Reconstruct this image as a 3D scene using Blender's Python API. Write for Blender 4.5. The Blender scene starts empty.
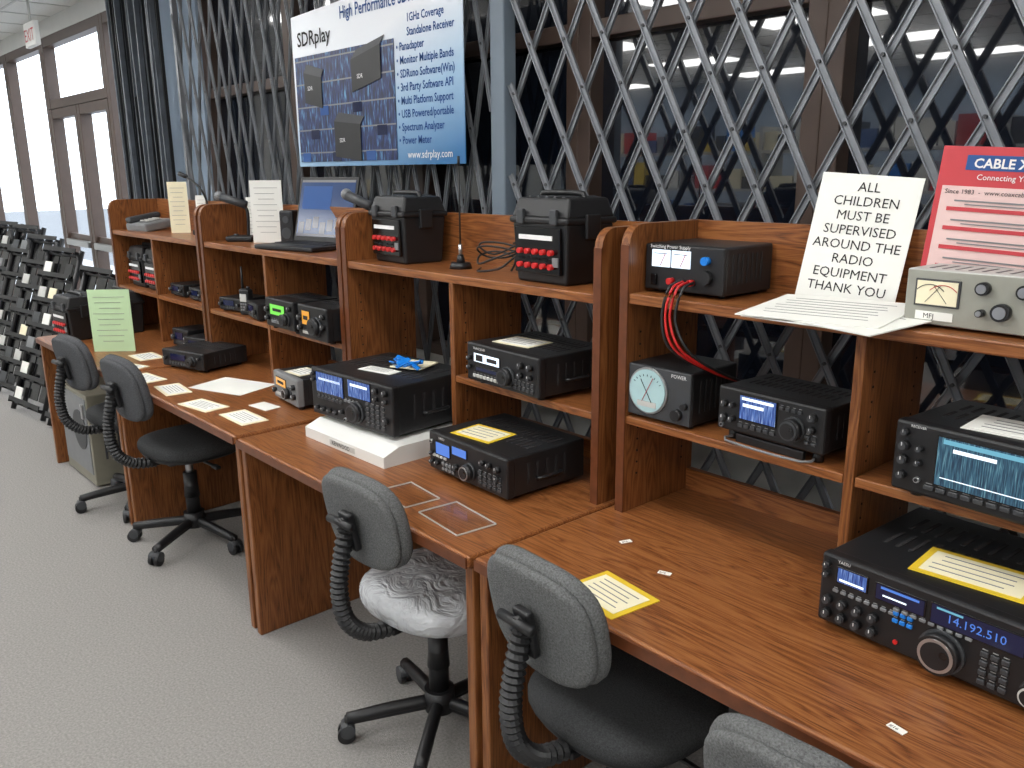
import bpy, bmesh, math, random
from mathutils import Matrix, Vector, Euler
random.seed(7)
sc=bpy.context.scene
try:
    sc.view_settings.view_transform='Standard'; sc.view_settings.look='None'
except Exception: pass
# ------------------------------------------------ materials
def lin(c):
    return tuple(((v/255)/12.92 if v/255<=.04045 else ((v/255+.055)/1.055)**2.4) for v in c)
def newmat(name):
    m=bpy.data.materials.new(name); m.use_nodes=True
    nt=m.node_tree; b=nt.nodes['Principled BSDF']; return m,nt,b
def mat(name,rgb,rough=.5,metal=0,spec=.5,noise=0,nscale=40,bump=0,bscale=200,emit=None,es=1,alpha=1):
    m,nt,b=newmat(name); c=lin(rgb)
    b.inputs['Base Color'].default_value=(*c,1); b.inputs['Roughness'].default_value=rough
    b.inputs['Metallic'].default_value=metal; b.inputs['Specular IOR Level'].default_value=spec
    b.inputs['Alpha'].default_value=alpha
    tc=nt.nodes.new('ShaderNodeTexCoord')
    if noise:
        n=nt.nodes.new('ShaderNodeTexNoise'); n.inputs['Scale'].default_value=nscale; n.inputs['Detail'].default_value=6
        nt.links.new(tc.outputs['Object'],n.inputs['Vector'])
        r=nt.nodes.new('ShaderNodeValToRGB'); r.color_ramp.elements[0].position=.3; r.color_ramp.elements[1].position=.7
        r.color_ramp.elements[0].color=(*[v*(1-noise) for v in c],1); r.color_ramp.elements[1].color=(*[min(1,v*(1+noise)) for v in c],1)
        nt.links.new(n.outputs[0],r.inputs[0]); nt.links.new(r.outputs[0],b.inputs['Base Color'])
    if bump:
        n=nt.nodes.new('ShaderNodeTexNoise'); n.inputs['Scale'].default_value=bscale; n.inputs['Detail'].default_value=3
        nt.links.new(tc.outputs['Object'],n.inputs['Vector'])
        bu=nt.nodes.new('ShaderNodeBump'); bu.inputs['Strength'].default_value=bump; bu.inputs['Distance'].default_value=.004
        nt.links.new(n.outputs[0],bu.inputs['Height']); nt.links.new(bu.outputs[0],b.inputs['Normal'])
    if emit:
        b.inputs['Emission Color'].default_value=(*lin(emit),1); b.inputs['Emission Strength'].default_value=es
    return m
def wood(name,scale,k=1.0):
    m,nt,b=newmat(name)
    tc=nt.nodes.new('ShaderNodeTexCoord'); mp=nt.nodes.new('ShaderNodeMapping'); mp.inputs['Scale'].default_value=scale
    nt.links.new(tc.outputs['Object'],mp.inputs[0])
    n1=nt.nodes.new('ShaderNodeTexNoise'); n1.inputs['Scale'].default_value=1.3; n1.inputs['Detail'].default_value=2; n1.inputs['Distortion'].default_value=.5
    nt.links.new(mp.outputs[0],n1.inputs['Vector'])
    mu=nt.nodes.new('ShaderNodeMath'); mu.operation='MULTIPLY'; mu.inputs[1].default_value=12
    fr=nt.nodes.new('ShaderNodeMath'); fr.operation='PINGPONG'; fr.inputs[1].default_value=.5
    nt.links.new(n1.outputs[0],mu.inputs[0]); nt.links.new(mu.outputs[0],fr.inputs[0])
    mp2=nt.nodes.new('ShaderNodeMapping'); mp2.inputs['Scale'].default_value=tuple(v*(7 if v>2 else 2.2) for v in scale)
    nt.links.new(tc.outputs['Object'],mp2.inputs[0])
    n2=nt.nodes.new('ShaderNodeTexNoise'); n2.inputs['Scale'].default_value=5; n2.inputs['Detail'].default_value=6; n2.inputs['Roughness'].default_value=.7
    nt.links.new(mp2.outputs[0],n2.inputs['Vector'])
    m2=nt.nodes.new('ShaderNodeMath'); m2.operation='MULTIPLY'; m2.inputs[1].default_value=1.25; nt.links.new(n2.outputs[0],m2.inputs[0])
    m1=nt.nodes.new('ShaderNodeMath'); m1.operation='MULTIPLY'; m1.inputs[1].default_value=.7; nt.links.new(fr.outputs[0],m1.inputs[0])
    ad=nt.nodes.new('ShaderNodeMath'); ad.operation='ADD'
    nt.links.new(m1.outputs[0],ad.inputs[0]); nt.links.new(m2.outputs[0],ad.inputs[1])
    r=nt.nodes.new('ShaderNodeValToRGB'); e=r.color_ramp.elements
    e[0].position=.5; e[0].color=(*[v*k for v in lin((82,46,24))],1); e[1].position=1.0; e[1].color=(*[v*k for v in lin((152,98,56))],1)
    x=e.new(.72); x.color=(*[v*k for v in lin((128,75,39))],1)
    nt.links.new(ad.outputs[0],r.inputs[0]); nt.links.new(r.outputs[0],b.inputs['Base Color'])
    b.inputs['Roughness'].default_value=.31; b.inputs['Specular IOR Level'].default_value=.45
    bu=nt.nodes.new('ShaderNodeBump'); bu.inputs['Strength'].default_value=.08; bu.inputs['Distance'].default_value=.002
    nt.links.new(n2.outputs[0],bu.inputs['Height']); nt.links.new(bu.outputs[0],b.inputs['Normal'])
    return m
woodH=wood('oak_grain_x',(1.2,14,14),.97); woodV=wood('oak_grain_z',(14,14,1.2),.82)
woodEdge=mat('oak_edge',(98,54,30),.35,noise=.2,nscale=30)
carpet=mat('carpet_grey',(150,147,144),.95,spec=.1,noise=.2,nscale=130,bump=.8,bscale=350)
blk=mat('black_plastic',(24,24,26),.45,noise=.15,nscale=20)
blkm=mat('black_painted_steel',(29,30,32),.38,noise=.12,nscale=60,bump=.1,bscale=500)
blkg=mat('gloss_black',(12,12,14),.15)
dgry=mat('dark_grey_plastic',(58,60,63),.45,noise=.1,nscale=30)
mgry=mat('mid_grey',(120,122,124),.4,noise=.06,nscale=30)
lgry=mat('light_grey',(190,190,186),.45,noise=.05,nscale=20)
olive=mat('warm_grey_enamel',(150,150,140),.4,noise=.05,nscale=30)
silver=mat('brushed_silver',(185,186,188),.28,metal=.9)
white=mat('white_paper',(232,232,226),.8,noise=.03,nscale=8)
whitep=mat('white_plastic',(222,222,218),.4,noise=.03,nscale=8)
cream=mat('cream_card',(236,228,196),.6,noise=.05,nscale=12)
yellow=mat('yellow_card',(222,190,50),.5,noise=.06,nscale=15)
green=mat('green_paper',(190,218,174),.8,noise=.03,nscale=10)
redp=mat('red_plastic',(190,28,28),.4,noise=.08,nscale=30)
redprint=mat('red_print',(190,54,62),.5,noise=.05,nscale=10)
pink=mat('pink_print',(222,190,186),.5,noise=.05,nscale=10)
tan=mat('tan_stucco',(206,186,150),.9,noise=.06,nscale=4)
bluep=mat('blue_tape',(20,120,210),.35,noise=.1,nscale=40)
dial=mat('pale_dial_face',(168,200,204),.4,noise=.05,nscale=20)
ink=mat('ink_black',(35,33,35),.8); inkg=mat('ink_grey',(130,130,130),.8); inkb=mat('ink_blue',(40,80,140),.7); inkw=mat('ink_white',(228,228,228),.6)
fabric=mat('chair_fabric',(106,107,107),.95,spec=.1,noise=.35,nscale=260,bump=.9,bscale=420)
fabricd=mat('chair_fabric_dark',(86,87,90),.95,spec=.1,noise=.3,nscale=260,bump=.9,bscale=420)
seatd=mat('seat_fabric_dark',(66,67,68),.95,spec=.1,noise=.3,nscale=260,bump=.9,bscale=420)
gatem=mat('gate_steel',(132,135,140),.38,metal=.4,noise=.14,nscale=15)
gated=mat('gate_steel_dark',(92,98,106),.5,metal=.3,noise=.2,nscale=15)
brownf=mat('bronze_frame',(80,64,56),.4,noise=.1,nscale=10)
wallm=mat('painted_wall',(206,206,202),.85,noise=.03,nscale=5)
wallb=mat('painted_wall_blue',(168,186,206),.8,noise=.04,nscale=5)
postm=mat('post_bluegrey',(108,120,132),.5,noise=.05,nscale=8)
ceilm=mat('ceiling_tile',(222,222,218),.9,noise=.05,nscale=60,bump=.2,bscale=150)
cabm=mat('cabinet_steel',(134,130,116),.5,noise=.08,nscale=12)
concrete=mat('concrete',(190,192,194),.9,noise=.1,nscale=3)
asph=mat('asphalt',(118,122,128),.9,noise=.15,nscale=8)
scr_b=mat('screen_blue',(10,20,40),.2,emit=(90,140,235),es=.9)
scr_c=mat('screen_cyan',(10,30,40),.2,emit=(120,190,215),es=.9)
scr_g=mat('screen_green',(20,60,20),.2,emit=(130,235,90),es=1.0)
scr_w=mat('screen_white',(200,210,220),.2,emit=(225,240,255),es=.9)
scr_o=mat('screen_orange',(80,40,10),.2,emit=(240,170,60),es=.9)
scr_d=mat('screen_dark',(10,14,30),.12,emit=(24,34,74),es=.5)
lamp=mat('fluorescent_diffuser',(240,240,240),.5,emit=(252,252,250),es=14.5)
scr_l=mat('laptop_screen',(40,56,90),.15,emit=(56,76,112),es=.45)
def mixed(name,fac,base,rough,gl):
    m,nt,b=newmat(name); o=nt.nodes['Material Output']
    g=nt.nodes.new('ShaderNodeBsdfGlossy'); g.inputs['Roughness'].default_value=gl
    if base is None: t=nt.nodes.new('ShaderNodeBsdfTransparent'); src=t.outputs[0]
    else: b.inputs['Base Color'].default_value=(*base,1); b.inputs['Roughness'].default_value=rough; src=b.outputs[0]
    mx=nt.nodes.new('ShaderNodeMixShader'); mx.inputs[0].default_value=fac
    nt.links.new(src,mx.inputs[1]); nt.links.new(g.outputs[0],mx.inputs[2]); nt.links.new(mx.outputs[0],o.inputs[0])
    return m
glassd=mixed('dark_glass',.095,(.005,.007,.013),.1,.012)
clear=mixed('clear_glass',.06,None,0,.02)
m,nt,b=newmat('plastic_wrap'); wrap=m
o=nt.nodes['Material Output']; t=nt.nodes.new('ShaderNodeBsdfTransparent'); 
b.inputs['Base Color'].default_value=(.78,.8,.83,1); b.inputs['Roughness'].default_value=.12
tc=nt.nodes.new('ShaderNodeTexCoord'); n=nt.nodes.new('ShaderNodeTexNoise'); n.inputs['Scale'].default_value=12; n.inputs['Detail'].default_value=3; n.inputs['Distortion'].default_value=1.8
bu=nt.nodes.new('ShaderNodeBump'); bu.inputs['Strength'].default_value=1; bu.inputs['Distance'].default_value=.025
nt.links.new(tc.outputs['Object'],n.inputs['Vector']); nt.links.new(n.outputs[0],bu.inputs['Height']); nt.links.new(bu.outputs[0],b.inputs['Normal'])
mx=nt.nodes.new('ShaderNodeMixShader'); mx.inputs[0].default_value=.62
nt.links.new(t.outputs[0],mx.inputs[1]); nt.links.new(b.outputs[0],mx.inputs[2]); nt.links.new(mx.outputs[0],o.inputs[0])
m,nt,b=newmat('banner_print'); bannerm=m
tc=nt.nodes.new('ShaderNodeTexCoord'); sp=nt.nodes.new('ShaderNodeSeparateXYZ'); nt.links.new(tc.outputs['Object'],sp.inputs[0])
mm=nt.nodes.new('ShaderNodeMath'); mm.operation='MULTIPLY_ADD'; mm.inputs[1].default_value=-.28; nt.links.new(sp.outputs['X'],mm.inputs[0]); nt.links.new(sp.outputs['Z'],mm.inputs[2])
ma=nt.nodes.new('ShaderNodeMath'); ma.operation='ADD'; ma.inputs[1].default_value=.3; nt.links.new(mm.outputs[0],ma.inputs[0])
r=nt.nodes.new('ShaderNodeValToRGB'); e=r.color_ramp.elements
e[0].position=.0; e[0].color=(*lin((40,104,156)),1); e[1].position=.62; e[1].color=(*lin((224,228,234)),1); x=e.new(.30); x.color=(*lin((146,180,208)),1)
nt.links.new(ma.outputs[0],r.inputs[0]); nt.links.new(r.outputs[0],b.inputs['Base Color']); b.inputs['Roughness'].default_value=.35
m,nt,b=newmat('spectrum_print'); specm=m
tc=nt.nodes.new('ShaderNodeTexCoord'); mp=nt.nodes.new('ShaderNodeMapping'); mp.inputs['Scale'].default_value=(40,1,7); nt.links.new(tc.outputs['Object'],mp.inputs[0])
n=nt.nodes.new('ShaderNodeTexNoise'); n.inputs['Scale'].default_value=2.2; n.inputs['Detail'].default_value=5; nt.links.new(mp.outputs[0],n.inputs['Vector'])
r=nt.nodes.new('ShaderNodeValToRGB'); e=r.color_ramp.elements
e[0].position=.42; e[0].color=(*lin((18,26,60)),1); e[1].position=.72; e[1].color=(*lin((100,160,200)),1); x=e.new(.55); x.color=(*lin((32,52,104)),1)
nt.links.new(n.outputs[0],r.inputs[0]); nt.links.new(r.outputs[0],b.inputs['Base Color']); b.inputs['Roughness'].default_value=.35
def specscreen(name,c0,c1,c2,es,sc_=(420,1,25)):
    m,nt,b=newmat(name)
    tc=nt.nodes.new('ShaderNodeTexCoord'); mp=nt.nodes.new('ShaderNodeMapping'); mp.inputs['Scale'].default_value=sc_; nt.links.new(tc.outputs['Object'],mp.inputs[0])
    n=nt.nodes.new('ShaderNodeTexNoise'); n.inputs['Scale'].default_value=1; n.inputs['Detail'].default_value=3; nt.links.new(mp.outputs[0],n.inputs['Vector'])
    r=nt.nodes.new('ShaderNodeValToRGB'); e=r.color_ramp.elements
    e[0].position=.38; e[0].color=(*lin(c0),1); e[1].position=.75; e[1].color=(*lin(c2),1); x=e.new(.56); x.color=(*lin(c1),1)
    nt.links.new(n.outputs[0],r.inputs[0]); nt.links.new(r.outputs[0],b.inputs['Emission Color']); b.inputs['Emission Strength'].default_value=es
    b.inputs['Base Color'].default_value=(.01,.015,.03,1); b.inputs['Roughness'].default_value=.2
    return m
scrS=specscreen('spectrum_screen',(22,48,66),(52,96,116),(120,170,180),.9)
scrS2=specscreen('spectrum_screen_blue',(30,52,120),(80,116,190),(190,215,250),.9)
# ------------------------------------------------ builder
class B:
    def __init__(s,name): s.bm=bmesh.new(); s.mats=[]; s.name=name; s.M=Matrix()
    def mi(s,m):
        if m not in s.mats: s.mats.append(m)
        return s.mats.index(m)
    def merge(s,tb,M,m,smooth=False):
        i=s.mi(m); M=s.M@M; vm={}
        for v in tb.verts: vm[v]=s.bm.verts.new(M@v.co)
        for f in tb.faces:
            try: nf=s.bm.faces.new([vm[v] for v in f.verts])
            except ValueError: continue
            nf.material_index=i; nf.smooth=smooth if not isinstance(smooth,str) else f.smooth
        tb.free(); return s
    def box(s,cx,cy,cz,sx,sy,sz,m,bev=0,rot=(0,0,0),seg=2):
        tb=bmesh.new(); bmesh.ops.create_cube(tb,size=1)
        for v in tb.verts: v.co=Vector((v.co.x*sx,v.co.y*sy,v.co.z*sz))
        if bev: bmesh.ops.bevel(tb,geom=list(tb.edges),offset=min(bev,.45*min(sx,sy,sz)),segments=seg,profile=.5,affect='EDGES')
        return s.merge(tb,Matrix.Translation((cx,cy,cz))@Euler(rot).to_matrix().to_4x4(),m)
    def frus(s,cx,cy,z0,z1,b,t,m,bev=0):
        tb=bmesh.new(); bmesh.ops.create_cube(tb,size=1)
        for v in tb.verts:
            q=t if v.co.z>0 else b; v.co=Vector((cx+v.co.x*q[0],cy+v.co.y*q[1],z1 if v.co.z>0 else z0))
        if bev: bmesh.ops.bevel(tb,geom=list(tb.edges),offset=bev,segments=2,profile=.5,affect='EDGES')
        return s.merge(tb,Matrix(),m)
    def cyl(s,c,r,h,m,axis='z',seg=20,r2=None,bev=0):
        tb=bmesh.new(); bmesh.ops.create_cone(tb,cap_ends=True,segments=seg,radius1=r,radius2=r if r2 is None else r2,depth=h)
        for f in tb.faces: f.smooth=len(f.verts)==4
        R={'z':Matrix(),'y':Matrix.Rotation(math.pi/2,4,'X'),'x':Matrix.Rotation(math.pi/2,4,'Y')}[axis] if isinstance(axis,str) else axis
        return s.merge(tb,Matrix.Translation(c)@R,m,'keep')
    def sph(s,c,r,m,sc=(1,1,1)):
        tb=bmesh.new(); bmesh.ops.create_uvsphere(tb,u_segments=16,v_segments=10,radius=r)
        return s.merge(tb,Matrix.Translation(c)@Matrix.Diagonal((*sc,1)),m,True)
    def poly(s,pts,ext,m,smooth=False):
        tb=bmesh.new(); vs=[tb.verts.new(p) for p in pts]; f=tb.faces.new(vs)
        r=bmesh.ops.extrude_face_region(tb,geom=[f]); 
        for v in [g for g in r['geom'] if isinstance(g,bmesh.types.BMVert)]: v.co+=Vector(ext)
        bmesh.ops.recalc_face_normals(tb,faces=list(tb.faces))
        return s.merge(tb,Matrix(),m,smooth)
    def tube(s,pts,rad,m,seg=10,sub=6,ribs=0):
        P=[Vector(p) for p in pts]; C=[]
        if len(P)>2:
            for i in range(len(P)-1):
                p0=P[max(i-1,0)];p1=P[i];p2=P[i+1];p3=P[min(i+2,len(P)-1)]
                for k in range(sub):
                    t=k/sub; C.append(.5*((2*p1)+(p2-p0)*t+(2*p0-5*p1+4*p2-p3)*t*t+(3*p1-p0-3*p2+p3)*t**3))
            C.append(P[-1])
        else: C=P
        tb=bmesh.new(); rings=[]; up=Vector((0.13,.31,.94))
        for i,c in enumerate(C):
            d=(C[min(i+1,len(C)-1)]-C[max(i-1,0)]).normalized(); a=d.cross(up)
            if a.length<1e-3: a=d.cross(Vector((1,0,0)))
            a.normalize(); b_=d.cross(a)
            r_=rad*(1 if not ribs else (1.0 if i%2 else .76))
            rings.append([tb.verts.new(c+r_*(math.cos(2*math.pi*k/seg)*a+math.sin(2*math.pi*k/seg)*b_)) for k in range(seg)])
        for i in range(len(rings)-1):
            for k in range(seg): tb.faces.new([rings[i][k],rings[i][(k+1)%seg],rings[i+1][(k+1)%seg],rings[i+1][k]])
        tb.faces.new(rings[0][::-1]); tb.faces.new(rings[-1])
        return s.merge(tb,Matrix(),m,not ribs)
    def pad(s,M,w,d,t,m,n=3.4,dome=0.0):
        tb=bmesh.new(); N=40; rings=[]
        prof=[(-.5,.80),(-.48,.90),(-.38,.97),(-.15,1.0),(.15,1.0),(.35,.97),(.46,.90),(.52,.78),(.56,.5)]
        for z,k in prof:
            ring=[]
            for i in range(N):
                a=2*math.pi*i/N; c_,s_=math.cos(a),math.sin(a)
                rr=(abs(c_)**n+abs(s_)**n)**(-1/n)
                x_=rr*c_*w/2*k; y_=rr*s_*d/2*k
                ring.append(tb.verts.new((x_,y_,z*t+dome*(-(x_/(w/2))**2))))
            rings.append(ring)
        for j in range(len(rings)-1):
            for i in range(N): tb.faces.new([rings[j][i],rings[j][(i+1)%N],rings[j+1][(i+1)%N],rings[j+1][i]])
        tb.faces.new(rings[0][::-1]); tb.faces.new(rings[-1])
        return s.merge(tb,M,m,True)
    def text(s,body,x,z,size,m,y=0,M=None,align='LEFT',sx=1,spacing=1.0,bold=0):
        c=bpy.data.curves.new('t','FONT'); c.body=body; c.size=size; c.align_x=align; c.resolution_u=2; c.space_line=spacing; c.offset=bold
        o=bpy.data.objects.new('t',c); sc.collection.objects.link(o)
        bpy.context.view_layer.update()
        me=bpy.data.meshes.new_from_object(o.evaluated_get(bpy.context.evaluated_depsgraph_get()))
        tb=bmesh.new(); tb.from_mesh(me); bpy.data.objects.remove(o); bpy.data.curves.remove(c); bpy.data.meshes.remove(me)
        return s.merge(tb,(M or Matrix())@Matrix.Translation((x,y,z))@Matrix.Rotation(math.pi/2,4,'X')@Matrix.Diagonal((sx,1,1,1)),m)
    def done(s,x=0,y=0,z=0,rz=0,rx=0,ry=0):
        me=bpy.data.meshes.new(s.name); s.bm.normal_update(); s.bm.to_mesh(me); s.bm.free()
        for m in s.mats: me.materials.append(m)
        o=bpy.data.objects.new(s.name,me); sc.collection.objects.link(o)
        o.location=(x,y,z); o.rotation_euler=(rx,ry,rz); return o
rad=math.radians
# ------------------------------------------------ room
WY=1.20; CH=2.98; X0,X1,Y0=-10.5,4.2,-8.4
b=B('floor'); b.box((X0+X1)/2,(Y0+WY)/2,-.05,X1-X0,WY-Y0,.1,carpet); b.done()
b=B('ceiling'); b.box((X0+X1)/2,(Y0+WY)/2,CH+.05,X1-X0,WY-Y0,.1,ceilm)
for i in range(24):
    b.box(X0+.6*i+.3,(Y0+WY)/2,CH-.002,.02,WY-Y0,.006,lgry)
for j in range(16): b.box((X0+X1)/2,Y0+.6*j+.2,CH-.002,X1-X0,.02,.006,lgry)
b.done()
b=B('wall_left'); b.box(X0-.05,(Y0+WY)/2,CH/2,.1,WY-Y0,CH,wallm); b.done()
b=B('wall_right'); b.box(X1+.05,(Y0+WY)/2,CH/2,.1,WY-Y0,CH,wallm); b.done()
b=B('wall_front'); b.box((X0+X1)/2,Y0-.05,CH/2,X1-X0,.1,CH,wallb); b.done()
b=B('wall_back')
b.box((X0+X1)/2,WY+.06,CH-.07,X1-X0,.12,.14,wallm)
b.box((-4.9+X1)/2,WY+.06,.38,X1+4.9,.12,.76,wallm)
b.box(-4.42,WY+.05,1.43,.72,.16,2.82,wallb)
b.done()
b=B('trim_1'); b.box((-4.0+X1)/2,WY-.05,.79,X1+4.0,.22,.03,whitep,bev=.006); b.done()
b=B('baseboard_back'); b.box((-4.9+X1)/2,WY-.012,.05,X1+4.9,.022,.1,dgry); b.done()
bx=[-4.06,-2.95,-1.85,-.83,.12,1.1,2.1,3.1,4.2]
for i in range(len(bx)-1):
    b=B('window_%d'%(i+1)); a,c=bx[i],bx[i+1]; w=c-a; xm=(a+c)/2
    b.box(xm,WY+.06,1.81,w-.06,.012,2.04,glassd)
    for xx in (a+.03,c-.03): b.box(xx,WY+.03,1.82,.06,.09,2.02,brownf,bev=.004)
    for zz in (.83,2.12,2.81): b.box(xm,WY+.03,zz,w-.12,.085,.06,brownf,bev=.004)
    b.done()
def glazing(name,a,c,z0,z1):
    b=B(name); xm=(a+c)/2; w=c-a
    b.box(xm,WY+.06,(z0+z1)/2,w-.05,.008,z1-z0-.05,clear)
    for xx in (a+.035,c-.035): b.box(xx,WY+.05,(z0+z1)/2,.07,.1,z1-z0,brownf,bev=.004)
    for zz in (z0+.04,z1-.04): b.box(xm,WY+.05,zz,w-.14,.095,.08,brownf,bev=.004)
    return b
glazing('window_9',-10.5,-9.0,0,2.84).done()
glazing('window_10',-9.0,-7.62,0,2.84).done()
glazing('window_11',-7.62,-5.95,2.225,2.84).done()
glazing('window_12',-5.95,-4.79,0,2.84).done()
for k,(a,c) in enumerate(((-7.61,-6.79),(-6.78,-5.96))):
    b=glazing('door_%d'%(k+1),a,c,0.0,2.22); xm=(a+c)/2
    b.box(xm,WY-.0,1.02,c-a-.14,.04,.06,silver,bev=.01); b.box(xm,WY+.05,.15,c-a-.14,.06,.22,brownf); b.box(xm,WY+.04,1.05,c-a-.14,.03,.1,brownf)
    b.done()
for i,x in enumerate((-8.2,-5.4,-2.8,-.2,2.4)):
    for y in (-.35,-2.0,-3.8,-5.6,-7.4):
        b=B('ceiling_light'); b.box(0,0,0,1.22,.62,.03,lgry); b.box(0,0,-.018,1.14,.54,.012,lamp); b.done(x,y,CH-.018)
b=B('exit_sign'); b.box(0,0,0,.3,.04,.18,whitep,bev=.008); b.text('EXIT',0,-.05,.13,redprint,y=-.022,align='CENTER'); b.cyl((0,0,.18),.01,.2,lgry); b.done(-6.35,.82,CH-.28)
# outdoors
b=B('pavement_ground'); b.box(-14,11,-.06,60,19.4,.1,asph); b.box(-14,2.6,-.03,60,2.6,.08,concrete); b.done()
b=B('neighbouring_building'); b.box(-20,16,2.2,50,.4,4.4,tan)
for i in range(14): b.box(-43+3.4*i,15.75,1.3,2.4,.1,2.2,wallb)
b.box(-20,15.6,3.1,50,.9,.3,inkb); b.done()
def car(x,y,rz,m):
    b=B('parked_car')
    b.box(0,0,.55,4.3,1.75,.6,m,bev=.18); b.frus(-.1,0,.8,1.42,(2.6,1.6),(1.7,1.35),m,bev=.06); b.frus(-.1,0,.86,1.36,(2.5,1.64),(1.75,1.4),blkg,bev=.04)
    for xx in (-1.35,1.35):
        for yy in (-.85,.85): b.cyl((xx,yy,.33),.33,.2,blk,'y',24); b.cyl((xx,yy*1.02,.33),.18,.2,silver,'y',16)
    b.done(x,y,0,rz=rz)
car(-15.5,6.4,.1,whitep); car(-10.5,5.2,.05,redprint); car(-21,7.5,.1,inkb)
b=B('merchandise_shelf')
cols=[redp,bluep,white,blk,cream,mgry,yellow,inkb,white,blk]
for k in range(5):
    z=.15+.42*k; b.box(0,0,z,10,.45,.03,lgry)
    x=-4.9
    while x<4.8:
        w=random.uniform(.12,.4); h=random.uniform(.12,.32)
        b.box(x+w/2,.02,z+.015+h/2,w-.02,.32,h,random.choice(cols)); x+=w
for x in (-5,-2.5,0,2.5,5): b.box(x,0,1.05,.04,.46,2.1,lgry)
b.done(-1.5,-5.2,0)
# ------------------------------------------------ security gates
def lattice(name,xa,xb,z0,z1,ang,sp,m,y,bw=.018):
    b=B(name); H=z1-z0; dx=H*math.tan(ang)
    for fam in (1,-1):
        x=xa-dx
        while x<xb+dx:
            p=[(x,z0),(x+fam*dx,z1)] 
            def clip(p):
                (x1,a1),(x2,a2)=p; t0,t1=0,1; d=x2-x1
                for lim,sgn in ((xa,1),(xb,-1)):
                    v1=sgn*(x1-lim); dv=sgn*d
                    t=-v1/dv
                    if dv>0: t0=max(t0,t)
                    else: t1=min(t1,t)
                return None if t0>=t1-.01 else ((x1+d*t0,a1+(a2-a1)*t0),(x1+d*t1,a1+(a2-a1)*t1))
            q=clip(p)
            if q:
                (x1,a1),(x2,a2)=q; L=math.hypot(x2-x1,a2-a1); th=math.atan2(x2-x1,a2-a1)
                yy=y+.012*fam
                b.box((x1+x2)/2,yy,(a1+a2)/2,bw,.004,L,m,rot=(0,th,0))
                ox=math.cos(th)*bw/2; oz=-math.sin(th)*bw/2
                for sg in (1,-1): b.box((x1+x2)/2+sg*ox,yy-.004,(a1+a2)/2+sg*oz,.003,.010,L,m,rot=(0,th,0))
            x+=sp
    t=math.tan(ang); nx=int((xb-xa+2*dx)/sp)+2
    for i in range(nx):
        for j in range(nx):
            xi=xa-dx+i*sp; xj=xa-dx+j*sp
            zc=z0+(xj-xi)/(2*t); xc=(xi+xj)/2
            if z0+.9<zc<z1 and xa<xc<xb and j>i: b.cyl((xc,y-.016,zc),.005,.01,dgry,'y',8)
    b.box((xa+xb)/2,y,z0,xb-xa,.03,.03,m); b.box((xa+xb)/2,y,z1,xb-xa,.035,.035,m)
    return b
b=lattice('security_gate',-.94,4.1,.04,2.8,rad(28),.165,gatem,.97); b.done()
b=lattice('security_gate',-3.9,-1.04,.04,2.8,rad(13),.135,gatem,.97,bw=.015); b.box(-3.9,.97,1.42,.03,.03,2.76,gatem); b.done()
b=B('folded_security_gate')
for i in range(15):
    x=-4.98+i*.058
    b.box(x,.97+.03*math.sin(i*1.3),1.42,.018,.03,2.76,gated,rot=(0,rad(1.2)*(1 if i%2 else -1),0))
    b.box(x+.02,.97,1.42,.008,.02,2.74,blkm)
b.done()
b=B('gate_post'); b.box(-.99,.965,1.47,.075,.06,2.9,postm,bev=.006); b.done()
# ------------------------------------------------ banner
b=B('hanging_banner'); BW,BH=1.24,.70
b.poly([(0,-.002,0),(BW,-.002,0),(BW,-.002,BH),(0,-.002,.655)],(0,.004,0),bannerm)
b.box(.415,-.004,.25,.79,.002,.46,specm)
for k in range(5):
    b.box(.415,-.0055,.06+.1*k,.79,.001,.006,mgry)
for k in range(8): b.box(.08+.09*k,-.006,.04+.1*(k%3),.07,.001,.04,scr_d if k%2 else inkb)
def recv(x,z,sx,sz,tilt):
    c=[(x,-.009,z),(x+sx,-.009,z+tilt),(x+sx,-.009,z+sz+tilt),(x,-.009,z+sz)]
    b.poly(c,(0,.002,0),blk); t=[(x,-.009,z+sz),(x+sx,-.009,z+sz+tilt),(x+sx*1.15,-.009,z+sz+tilt+.03),(x+sx*.2,-.009,z+sz+.035)]
    b.poly(t,(0,.002,0),dgry); b.text('SDR',x+sx*.2,z+sz*.4,.025,inkw,y=-.0105)
recv(.1,.28,.15,.13,-.03); recv(.50,.3,.22,.13,.04); recv(.34,.04,.21,.15,-.02)
b.text('SDRplay',.05,.525,.085,ink,y=-.004,bold=.001)
b.text('High Performance SDR Receivers',.42,.60,.070,inkb,y=-.004,sx=.8,bold=.0008)
lines=['1GHz Coverage','Standalone Receiver','Panadapter','Monitor Multiple Bands','SDRuno Software(Win)','3rd Party Software API','Multi Platform Support','USB Powered/portable','Spectrum Analyzer','Power Meter']
for i,l in enumerate(lines): b.text('• '+l if i>1 else l,.825 if i>1 else .90,.53-.050*i,.043,inkb,y=-.004,sx=.83,bold=.0006)
b.text('www.sdrplay.com',.88,.025,.042,inkw,y=-.004,sx=.95)
b.done(-2.345,.88,1.665)
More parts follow.
